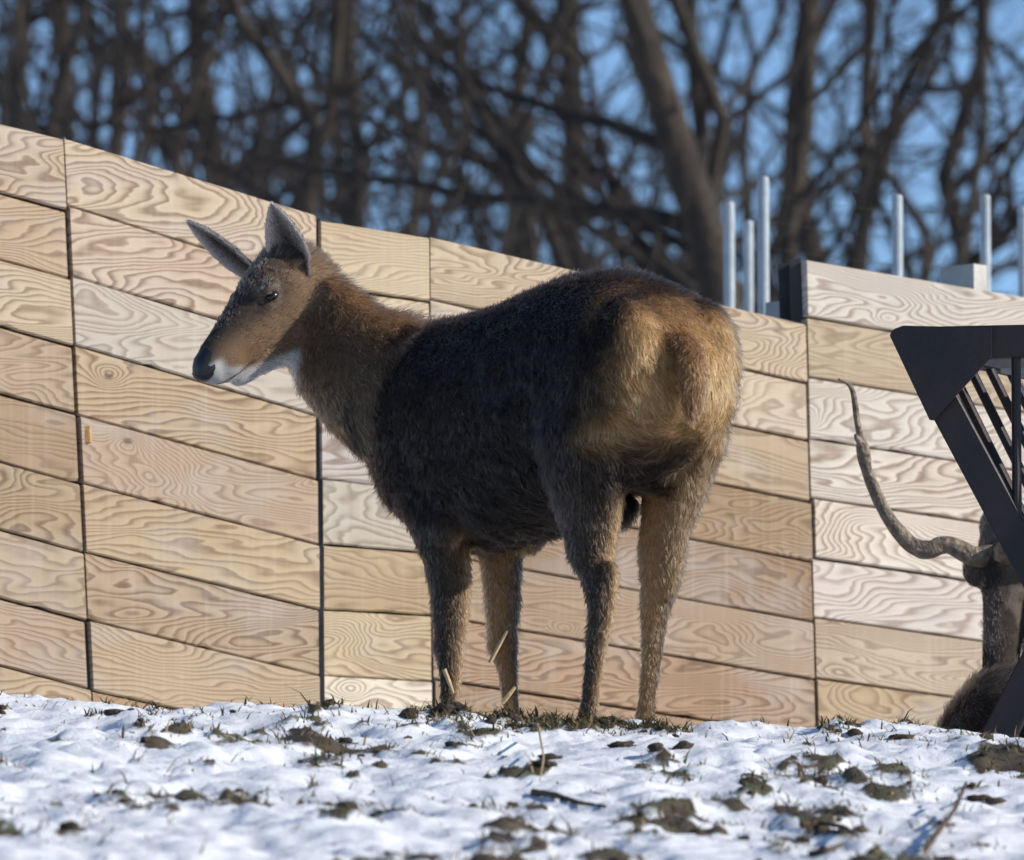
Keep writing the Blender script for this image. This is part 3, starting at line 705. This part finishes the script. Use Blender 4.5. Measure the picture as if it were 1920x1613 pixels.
col = mixv(col, (.12, .07, .038), hf * sstep(.04, .0, hX))
er = (part == 6)
col = np.where(er[:, None], np.where(inner[:, None] > .5, np.array([.06, .05, .044])[None] + np.array([.6, .51, .46])[None] * np.clip(inner[:, None] - 1, 0, 1), np.array([.15, .11, .08])[None]), col)
col = np.clip(col, .01, .8)
cs_ = smooth_field(col, t, 6); col = np.where((part < 5)[:, None], cs_, col)
# fur length and lift
length = np.full(len(v), .028); length = np.where((part == 1) | (part == 2), .022 + .012 * sstep(.5, .75, lz), length)
length = length + .012 * rump
length = np.where(part == 3, .026, length); length = np.where(part == 4, .034 + .022 * sstep(.2, .8, nrm[:, 2]), length)
length = np.where(hd, .012 + .006 * sstep(.1, .0, hX), length); length = np.where(hd & (hX > .30), .006, length); length = np.where(hd & (hX < .03), .032, length)
length = np.where(hd & (hZ > .06) & (hX < .08), .034, length)
length = np.where(hd & (under > .3) & (hX < .2), .022, length)
length = np.where(er, np.where(inner > .5, .010, .009), length)
length = length + .012 * ((part == 0) & (nrm[:, 2] < -.4))
length = length * np.where((part == 1) | (part == 2), .65 + .35 * sstep(.1, .4, lz), 1)
lift = np.full(len(v), .42); lift = np.where((part == 1) | (part == 2), .36, lift); lift = np.where(part == 4, .3 + .2 * sstep(.5, .9, nrm[:, 2]), lift)
lift = np.where(hd, .3, lift); lift = np.where(hd & (hZ > .06) & (hX < .08), .9, lift); lift = np.where(part == 3, .3, lift)
lift = lift + .35 * sstep(.6, .95, nrm[:, 2]) * (part == 0)
tw_ = np.exp(-(((lx - .585) / .03) ** 2 + (ly / .06) ** 2)) * sstep(.9, 1.0, lz); length = length + .04 * tw_; lift = lift + 1.0 * tw_
dens = np.where(hd | er, 2.2, 1.0); dens = np.where(hd & (hX > .395), .0, dens) * np.where(mouth > .5, 0.0, 1)
dens = np.where(hd & (np.hypot(hX - .174, hZ - .044) < .016), 0.0, dens)
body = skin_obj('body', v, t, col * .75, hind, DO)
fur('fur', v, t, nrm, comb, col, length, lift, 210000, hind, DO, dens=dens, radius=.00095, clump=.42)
# withers tuft
tw = Ld(.585, .0, 1.095)
# eyes, nose, hooves
def ball_obj(name, c, r, axes, material, parent, nseg=16):
    V, F = [], []
    for i in range(1, nseg):
        for j in range(nseg):
            th, ph = math.pi * i / nseg, 2 * math.pi * j / nseg
            V.append(np.asarray(c) + axes[0] * r[0] * math.cos(th) + axes[1] * r[1] * math.sin(th) * math.cos(ph) + axes[2] * r[2] * math.sin(th) * math.sin(ph))
    for i in range(nseg - 2):
        for j in range(nseg): F.append((i * nseg + j, i * nseg + (j + 1) % nseg, (i + 1) * nseg + (j + 1) % nseg, (i + 1) * nseg + j))
    F += [tuple(range(nseg - 1, -1, -1)), tuple((nseg - 2) * nseg + j for j in range(nseg))]
    return mesh_obj(name, V, F, material, parent, smooth=True)
for s_ in (1, -1):
    e = ball_obj('eye', H(.174, (.0705 if s_ > 0 else .062) * s_, .044), (.020, .0145, .012), (hx, hy, hz), M_EYE, hind)
def nose_geo():
    V, F, n = [], [], 20
    for i, (x, zt, zb, w_) in enumerate([(.384, .020, -.044, .036), (.408, .012, -.050, .0365), (.426, -.002, -.050, .030), (.435, -.012, -.042, .018), (.438, -.02, -.032, .006)]):
        for j in range(n):
            a = 2 * math.pi * j / n; zc = (zt + zb) / 2
            q = H(x - (.010 if i in (1, 2) and abs(abs(math.cos(a)) - .8) < .16 and math.sin(a) > -.5 else 0), math.cos(a) * w_, zc + math.sin(a) * (zt - zb) / 2); V.append(q)
    for i in range(4):
        for j in range(n): F.append((i * n + j, i * n + (j + 1) % n, (i + 1) * n + (j + 1) % n, (i + 1) * n + j))
    F.append(tuple(4 * n + j for j in range(n))); return V, F
nv_, nf_ = nose_geo(); mesh_obj('nose', nv_, nf_, M_NOSE, hind, smooth=True)
for (x, y) in ((.32, .097), (.32, -.10), (-.28, .088), (-.28, -.087)):
    parts_ = []
    for s_ in (1, -1):
        c = y + .014 * s_; rows = [(.03, .018, .012), (.012, .03, .014), (-.012, .04, .0155), (-.03, .046, .016)]
        V = []
        for z, l_, w_ in rows:
            for a in range(10):
                an = 2 * math.pi * a / 10; V.append(Ld(x + .006 + l_ * .55 * math.cos(an) + (.03 - z) * .35, c + w_ * math.sin(an), z))
        F = [(i * 10 + j, i * 10 + (j + 1) % 10, (i + 1) * 10 + (j + 1) % 10, (i + 1) * 10 + j) for i in range(3) for j in range(10)] + [tuple(range(9, -1, -1)), tuple(range(30, 40))]
        parts_.append((np.array(V), F))
    vv, ff = join(parts_); mesh_obj('hoof', vv, ff, M_HOOF, hind)

# ---- the resting stag behind the feeder
S = Beast(); gz_ = float(ground_base(1.4, 21.4))
SO = np.array([at(1900, 1300, 21.45)[0], 21.45, gz_]); stag = empty('stag', SO)
tag(stag, 'antlered stag lying behind the dark steel feeder with its head lowered', 'deer')
xr = np.array([1., 0, 0]); yb = np.array([0, 1., 0])
x0 = at(1748, 1380, 21.4)[0]
rowsS = [(0, .20, .02, .04), (.05, .29, .0, .13), (.12, .375, .0, .18), (.22, .405, .0, .21), (.36, .43, .0, .24), (.6, .46, .0, .26), (.9, .48, .0, .27), (1.15, .46, .0, .25), (1.35, .38, .0, .2), (1.45, .27, .03, .1)]
topz = at(1900, 1243, 21.4)[2] - gz_
kz = topz / .41
S.loft([(np.array([x0 + dx, 21.42, gz_ + (a * kz + b) / 2]), yb, zz, w_, (a * kz - b) / 2, (a * kz - b) / 2, 2.3) for dx, a, b, w_ in rowsS], 0, lambda c, r, u, ca, sa: xr * .7 - zz * (1 - abs(sa)), 28)
# neck and head (poll up, muzzle down)
neckp = [(np.array([x0 + .55, 21.62, gz_ + .34]), .20), (at(1990, 1130, 21.72), .155), (at(1955, 1040, 21.74), .12), (at(1915, 1010, 21.72), .09)]
tgS = np.gradient(np.array([c for c, _ in neckp]), axis=0)
S.loft([(c, *axes_from(d, yb), r_, r_, r_) for (c, r_), d in zip(neckp, tgS)], 1, lambda c, r, u, ca, sa: -zz * .8 + xr * .5, 20)
sx = unit(at(1872, 1290, 21.56) - at(1893, 985, 21.70)); sface = unit(np.array([-.55, -.83, 0]) - sx * (np.array([-.55, -.83, 0]) @ sx)); sside = np.cross(sx, sface)
h0 = at(1893, 985, 21.68)
rowsH = [(-.05, .05, .05), (-.01, .075, .078), (.05, .082, .08), (.11, .078, .084), (.16, .068, .08), (.22, .058, .07), (.29, .052, .062), (.37, .05, .056), (.47, .045, .05), (.50, .03, .034)]
S.loft([(h0 + sx * q, sside, sface, a, b, b * 1.15) for q, a, b in rowsH], 2, -sx, 24)
for s_ in (1, -1):
    S.ball(h0 + sx * .135 + sside * .074 * s_ + sface * .04, (.055, .036, .042), 2, -sx, (sx, sside, sface))
    S.ball(h0 + sx * .0 + sside * .052 * s_ + sface * .02, (.045, .032, .032), 2, -sx, (sx, sside, sface))
vS, tS, cS, pS = S.remesh(.011, 4); nS = vnormals(vS, tS); cS = smooth_field(cS, tS, 5)
colS = np.tile(np.array([.06, .047, .038]), (len(vS), 1)); colS = np.where((pS == 2)[:, None], np.array([.085, .07, .06])[None], colS); colS = np.where((pS == 1)[:, None], np.array([.07, .052, .038])[None], colS)
nzS = fbm(vS[:, 0] * 22 + 9, vS[:, 2] * 16 + vS[:, 1] * 9, 3); colS = colS * (.55 + 1.1 * sstep(.35, .65, nzS))[:, None]
dS = np.linalg.norm(vS - (h0 + sx * .02), axis=1); colS = mixv(colS, (.3, .28, .26), sstep(.12, .04, dS) * .8)
skin_obj('body', vS, tS, np.clip(colS * .75, .01, 1), stag, SO)
fur('fur', vS, tS, nS, cS, colS, np.where(pS == 2, .014, .034), np.where(pS == 2, .3, .5), 60000, stag, SO, seed=5, radius=.0009)
for s_ in (1, -1):
    ball_obj('eye', h0 + sx * .15 + sside * .078 * s_ + sface * .03, (.018, .014, .014), (sx, sside, sface), M_EYE, stag)
apx = [(1572, 712, 4), (1586, 714, 8), (1599, 730, 10), (1604, 760, 11), (1607, 790, 12), (1612, 814, 14), (1617, 834, 23), (1621, 858, 24), (1625, 882, 22), (1634, 905, 24), (1645, 930, 25), (1660, 962, 26), (1675, 985, 27), (1692, 1005, 27), (1710, 1022, 29), (1728, 1031, 32), (1746, 1031, 33), (1762, 1025, 32), (1778, 1022, 33), (1796, 1030, 36), (1815, 1040, 40), (1833, 1046, 46), (1850, 1044, 48), (1872, 1028, 40)]
def antler(mirror):
    P, r_ = [], []
    n = len(apx)
    for i, (x, y, wd) in enumerate(apx):
        s_ = i / (n - 1); Yd = 21.50 + .17 * s_ + .05 * math.sin(s_ * 5); p = at(x, y, Yd)
        if mirror:
            q = p - h0; q = q - 2 * sside * (q @ sside); p = h0 + q
        P.append(p); r_.append(wd * 21.6 / FPX / 2)
    # resample with bony ripple
    P = np.array(P); tt = np.linspace(0, n - 1, 90); PP = np.stack([np.interp(tt, np.arange(n), P[:, k]) for k in range(3)], 1); rr = np.interp(tt, np.arange(n), r_)
    for _ in range(3): PP[1:-1] = (PP[:-2] + 2 * PP[1:-1] + PP[2:]) / 4
    m = 14; v_, f_ = tube_geo(PP, rr, m)
    an = np.tile(np.arange(m), 90); ii = np.repeat(np.arange(90), m); ctr = PP[ii]
    v_ = ctr + (v_ - ctr) * (1 + .34 * (fbm(an * 1.3 + 9, ii * .16, 2) - .5) * 2 * (np.sin(an * 2.7 + ii * .05) * .5 + .5))[:, None]
    parts_ = [(v_, f_)]
    if not mirror:                                     # broken little tine
        parts_.append(tube_geo([at(1615, 832, 21.53), at(1606, 820, 21.52), at(1603, 814, 21.52)], [.012, .008, .003], 8))
    vv, ff = join(parts_); return mesh_obj('antler', vv, ff, M_ANTLER, stag, smooth=True)
antler(False); antler(True)
# ------------------------------------------------------------------ steel hay feeder
FY = 20.05; yawF = R(10)                              # end frame, turned a little
fA = at(1690, 700, FY - .03); fdir = np.array([math.cos(yawF), -math.sin(yawF), 0]); fB = fA + fdir; flong = np.array([math.sin(-yawF), math.cos(yawF), 0]) * np.array([1, 1, 1])
flong = unit(np.array([-fdir[1], fdir[0], 0]) * (1 if -fdir[1] * 0 + fdir[0] > 0 else -1))
flong = unit(flong + np.array([.42, 0, 0]))
def fp(px, py, off=0.0): return on_plane(px, py, fA, fB) + flong * off
xcx = 1985
fz = float(ground_base(1.4, FY)); f_o = on_plane(xcx, 1380, fA, fB); f_o[2] = fz
feeder = empty('hay_feeder', f_o)
tag(feeder, 'dark steel hay feeder with crossed legs and slanted bars beside the plank wall', 'feeder')
fn = np.cross(fdir, zz)                                # towards the viewer (plus or minus)
if fn[1] > 0: fn = -fn
def mir(P, off=0.0):                                   # mirror in the frame's middle
    P = np.asarray(P) ; c = on_plane(xcx, 1000, fA, fB); d = (P - c) @ fdir; return P - fdir * 2 * d
LEN = .95
def plate(poly, th, off, name, m=M_FEED):
    V = [p_ + flong * off - fn * th / 2 for p_ in poly] + [p_ + flong * off + fn * th / 2 for p_ in poly]; n = len(poly)
    F = [tuple(range(n)), tuple(range(2 * n - 1, n - 1, -1))] + [(i, n + i, n + (i + 1) % n, (i + 1) % n) for i in range(n)]
    return mesh_obj(name, V, F, m, feeder)
gus = [(1672, 633), (1675, 625), (1681, 620), (1697, 614), (1862, 618), (1862, 672), (1753, 791), (1746, 790)]
for end, off in enumerate((0.0, LEN)):
    G = [fp(a, b) for a, b in gus]
    plate([p_ + fn * .034 for p_ in G], .012, off, 'gusset'); plate([mir(p_) + fn * .034 for p_ in G][::-1], .012, off, 'gusset')
    # slanting legs of the X
    zb = fz - .06
    a0, a1 = fp(1722, 668), fp(1985, 1160)
    d_ = unit(a1 - a0); foot = a0 + d_ * ((a0[2] - zb) / -d_[2])
    for f_ in (lambda p: p, mir):
        bnd = f_(a0) + flong * off, f_(foot) + flong * off
        v_, fc_ = box_geo(bnd[0] + fn * (.012 if f_ is mir else -.012), bnd[1] + fn * (.012 if f_ is mir else -.012), .05, .082, np.cross(unit(bnd[1] - bnd[0]), fn), .08)
        mesh_obj('leg', v_, fc_, M_FEED, feeder)
    r0, r1 = fp(1712, 645), mir(fp(1712, 645)); v_, fc_ = box_geo(r0 + flong * off, r1 + flong * off, .05, .082, zz, .06); mesh_obj('top_rail', v_, fc_, M_FEED, feeder)
    # upright bars inside the end frame
    for xq in (1905, 1985):
        p0 = fp(xq, 668); tt_ = (p0 - a0) @ fdir / (d_ @ fdir); p1 = a0 + d_ * tt_
        for f_ in ((lambda p: p), mir) if xq != xcx else ((lambda p: p),):
            v_, fc_ = tube_geo([f_(p0) + flong * off, f_(p1) + flong * off], [.0125, .0125], 10); mesh_obj('upright_bar', v_, fc_, M_FEED, feeder)
# long rails and the slanted hopper bars
for f_ in ((lambda p: p), mir):
    p0 = f_(fp(1726, 650)); v_, fc_ = box_geo(p0 + flong * .04, p0 + flong * (LEN - .04), .05, .05, zz, .1); mesh_obj('long_rail', v_, fc_, M_FEED, feeder)
    q0 = f_(fp(1935, 1075)); v_, fc_ = box_geo(q0 + flong * .04, q0 + flong * (LEN - .04), .04, .04, zz, .1); mesh_obj('long_rail', v_, fc_, M_RUST, feeder)
    for k in range(1, 8):
        o_ = LEN * k / 8; v_, fc_ = tube_geo([p0 + flong * o_, q0 + flong * o_], [.0125, .0125], 10); mesh_obj('hopper_bar', v_, fc_, M_FEED, feeder)
# pale sheet tray lying in the hopper top corner
pt = [fp(1842, 684, .10), fp(1990, 684, .10), fp(1990, 684, .5), fp(1842, 684, .5)]
V = pt + [p_ - zz * .012 for p_ in pt]
mesh_obj('tray_plate', V, [(0, 1, 2, 3), (7, 6, 5, 4), (0, 4, 5, 1), (1, 5, 6, 2), (2, 6, 7, 3), (3, 7, 4, 0)], M_GALV, feeder)

# ------------------------------------------------------------------ litter on the ground
# grass: blades where the snow is thin
gr = np.random.default_rng(21); n_try = 120000
px_ = gr.uniform(-2.0, 2.0, n_try); py_ = np.where(gr.random(n_try) < .45, gr.normal(YC - .08, .22, n_try), gr.uniform(14.2, 19.9, n_try))
bm_ = bare_amount(px_, py_); keep = gr.random(n_try) < sstep(.54, .67, bm_) * .95 + .012
px_, py_ = px_[keep], py_[keep]; n = len(px_); pz_ = ground_z(px_, py_) - .003
hgt = gr.gamma(2.4, .0052, n).clip(.005, .06); an = gr.uniform(0, 6.28, n); bend = gr.uniform(.6, 2.2, n) * hgt
dx, dy = np.cos(an) * bend, np.sin(an) * bend; wd = gr.uniform(.0012, .0032, n); wx, wy = np.cos(an + 1.57) * wd, np.sin(an + 1.57) * wd
P0 = np.stack([px_ - wx, py_ - wy, pz_], 1); P1 = np.stack([px_ + wx, py_ + wy, pz_], 1)
P2 = np.stack([px_ + dx * .4 + wx * .7, py_ + dy * .4 + wy * .7, pz_ + hgt * .65], 1); P3 = np.stack([px_ + dx * .4 - wx * .7, py_ + dy * .4 - wy * .7, pz_ + hgt * .65], 1)
P4 = np.stack([px_ + dx, py_ + dy, pz_ + hgt], 1)
V = np.stack([P0, P1, P2, P3, P4], 1).reshape(-1, 3); b_i = np.arange(n)[:, None] * 5
T = np.concatenate([b_i + np.array([[0, 1, 2]]), b_i + np.array([[0, 2, 3]]), b_i + np.array([[3, 2, 4]])])
go = mesh_obj('grass', V, T, M_GRASS, origin=(0, 17, 1.2)); tag(go, 'thin dry and green grass blades poking through the snow', 'grass', kind='stuff')
pal = np.array([(.085, .085, .04), (.22, .16, .08), (.08, .055, .03), (.30, .23, .13), (.05, .06, .025)]); gc = pal[gr.choice(5, n, p=[.12, .28, .34, .12, .14])] * gr.uniform(.7, 1.3, (n, 1))
ca = go.data.color_attributes.new('coat', 'FLOAT_COLOR', 'POINT'); ca.data.foreach_set('color', np.repeat(np.concatenate([gc, np.ones((n, 1))], 1), 5, 0).astype(np.float32).ravel())
# soil crumbs joined as stuff, larger clods single
bmI = bmesh.new(); bmesh.ops.create_icosphere(bmI, subdivisions=2, radius=1); IV = np.array([q.co[:] for q in bmI.verts]); IF = [tuple(q.index for q in f.verts) for f in bmI.faces]; bmI.free()
def clod_geo(c, r, seed):
    k = 1 + 1.7 * (fbm(IV[:, 0] * 1.6 + seed * 3.1 + 20, IV[:, 1] * 1.6 + IV[:, 2] * 2.3 + seed, 3) - .5); return np.asarray(c) + IV * k[:, None] * np.asarray(r), IF
parts_ = []
tries = 0
while len(parts_) < 420 and tries < 20000:
    tries += 1
    x, y = gr.uniform(-1.6, 1.7), (gr.normal(YC - .1, .2) if gr.random() < .5 else gr.uniform(14.4, 19.6))
    if bare_amount(np.array(x), np.array(y)) < .60: continue
    r_ = gr.gamma(2.0, .0026) + .002
    parts_.append(clod_geo((x, y, float(ground_z(x, y)) + r_ * .2), (r_ * 1.3, r_ * 1.3, r_ * .8), len(parts_)))
v_, f_ = join(parts_); co_ = mesh_obj('soil_crumbs', v_, f_, M_DIRT, origin=(0, 17, 1.2), smooth=True); tag(co_, 'small crumbs of dark soil scattered over the snow', 'soil', kind='stuff')
for q, (x, y, rp) in enumerate([(1168, 1400, 24), (1030, 1425, 20), (1025, 1440, 22), (1840, 1502, 26), (1862, 1512, 22), (1690, 1385, 20), (215, 1338, 20)]):
    c = ground_hit(x, y); r_ = rp * c[1] / FPX; v_, f_ = clod_geo(c + [0, 0, r_ * .1], (r_ * 1.0, r_ * .8, r_ * .34), 500 + q)
    o = mesh_obj('soil_clod', v_, f_, M_DIRT, origin=c, smooth=True); tag(o, 'dark clod of bare soil sticking out of the snow', 'clod', 'soil clods in the snow')
def stick(pts, rpx, label, mt=M_STICK, lift=.006, hover=None):
    P = [ground_hit(x, y) + [0, 0, lift] for x, y in pts]
    if hover: P = [p + [0, 0, h_] for p, h_ in zip(P, hover)]
    P = np.array(P); n_ = len(P); tt = np.linspace(0, n_ - 1, n_ * 4); PP = np.stack([np.interp(tt, np.arange(n_), P[:, k]) for k in range(3)], 1)
    PP[1:-1] = (PP[:-2] + 2 * PP[1:-1] + PP[2:]) / 4
    PP[:, 2] = np.maximum(PP[:, 2], ground_z(PP[:, 0], PP[:, 1]) + lift * .4)
    rr = np.linspace(1, .45, len(PP)) * rpx * P[0][1] / FPX
    v_, f_ = tube_geo(PP, rr, 7, .15); o = mesh_obj('twig', v_, f_, mt, smooth=True); tag(o, label, 'twig'); return o
stick([(1735, 1600), (1765, 1575), (1790, 1545), (1812, 1520)], 7, 'dark forked-off twig sticking up diagonally beside two soil clods', hover=[0, .01, .02, .05])
stick([(1500, 1552), (1545, 1552), (1585, 1560), (1608, 1575)], 6, 'curved brown twig lying flat on the snow below the stag antler')
stick([(1000, 1492), (1040, 1500), (1085, 1512), (1135, 1520)], 7, 'long dark twig lying on the snow in front of the deer hind legs')
stick([(1520, 1608), (1555, 1600), (1582, 1588)], 7, 'short dark twig half buried in snow near the curved twig')
stick([(1010, 1398), (1020, 1450), (1012, 1470)], 2.5, 'pale bent straw stalk leaning over the snow', M_STRAW, hover=[.03, .02, 0])
# straw caught on the hind's legs
def straw(p0, p1, w_, label):
    d = unit(p1 - p0); mid = (p0 + p1) / 2 + np.array([0, -.002, 0])
    v_, f_ = tube_geo([p0, mid, p1], [w_, w_ * 1.05, w_ * .7], 6); o = mesh_obj('straw', v_, f_, M_STRAW); tag(o, label, 'straw')
def legpt(px, py, x, y, out):                           # point on the viewer side of a leg
    c = Ld(x, y, 0); return at(px, py, c[1] - out)
straw(legpt(918, 1243, .338, -.10, .043), legpt(951, 1183, .338, -.10, .047), .0055, 'dry straw blade stuck across the knee of the deer far foreleg')
straw(legpt(942, 1318, .30, -.10, .028), legpt(966, 1288, .30, -.10, .03), .006, 'short dry straw blade stuck to the shin of the deer far foreleg')
straw(legpt(833, 1255, .295, .097, .042), legpt(850, 1300, .298, .097, .036), .006, 'dry straw blade stuck to the shin of the deer near foreleg')
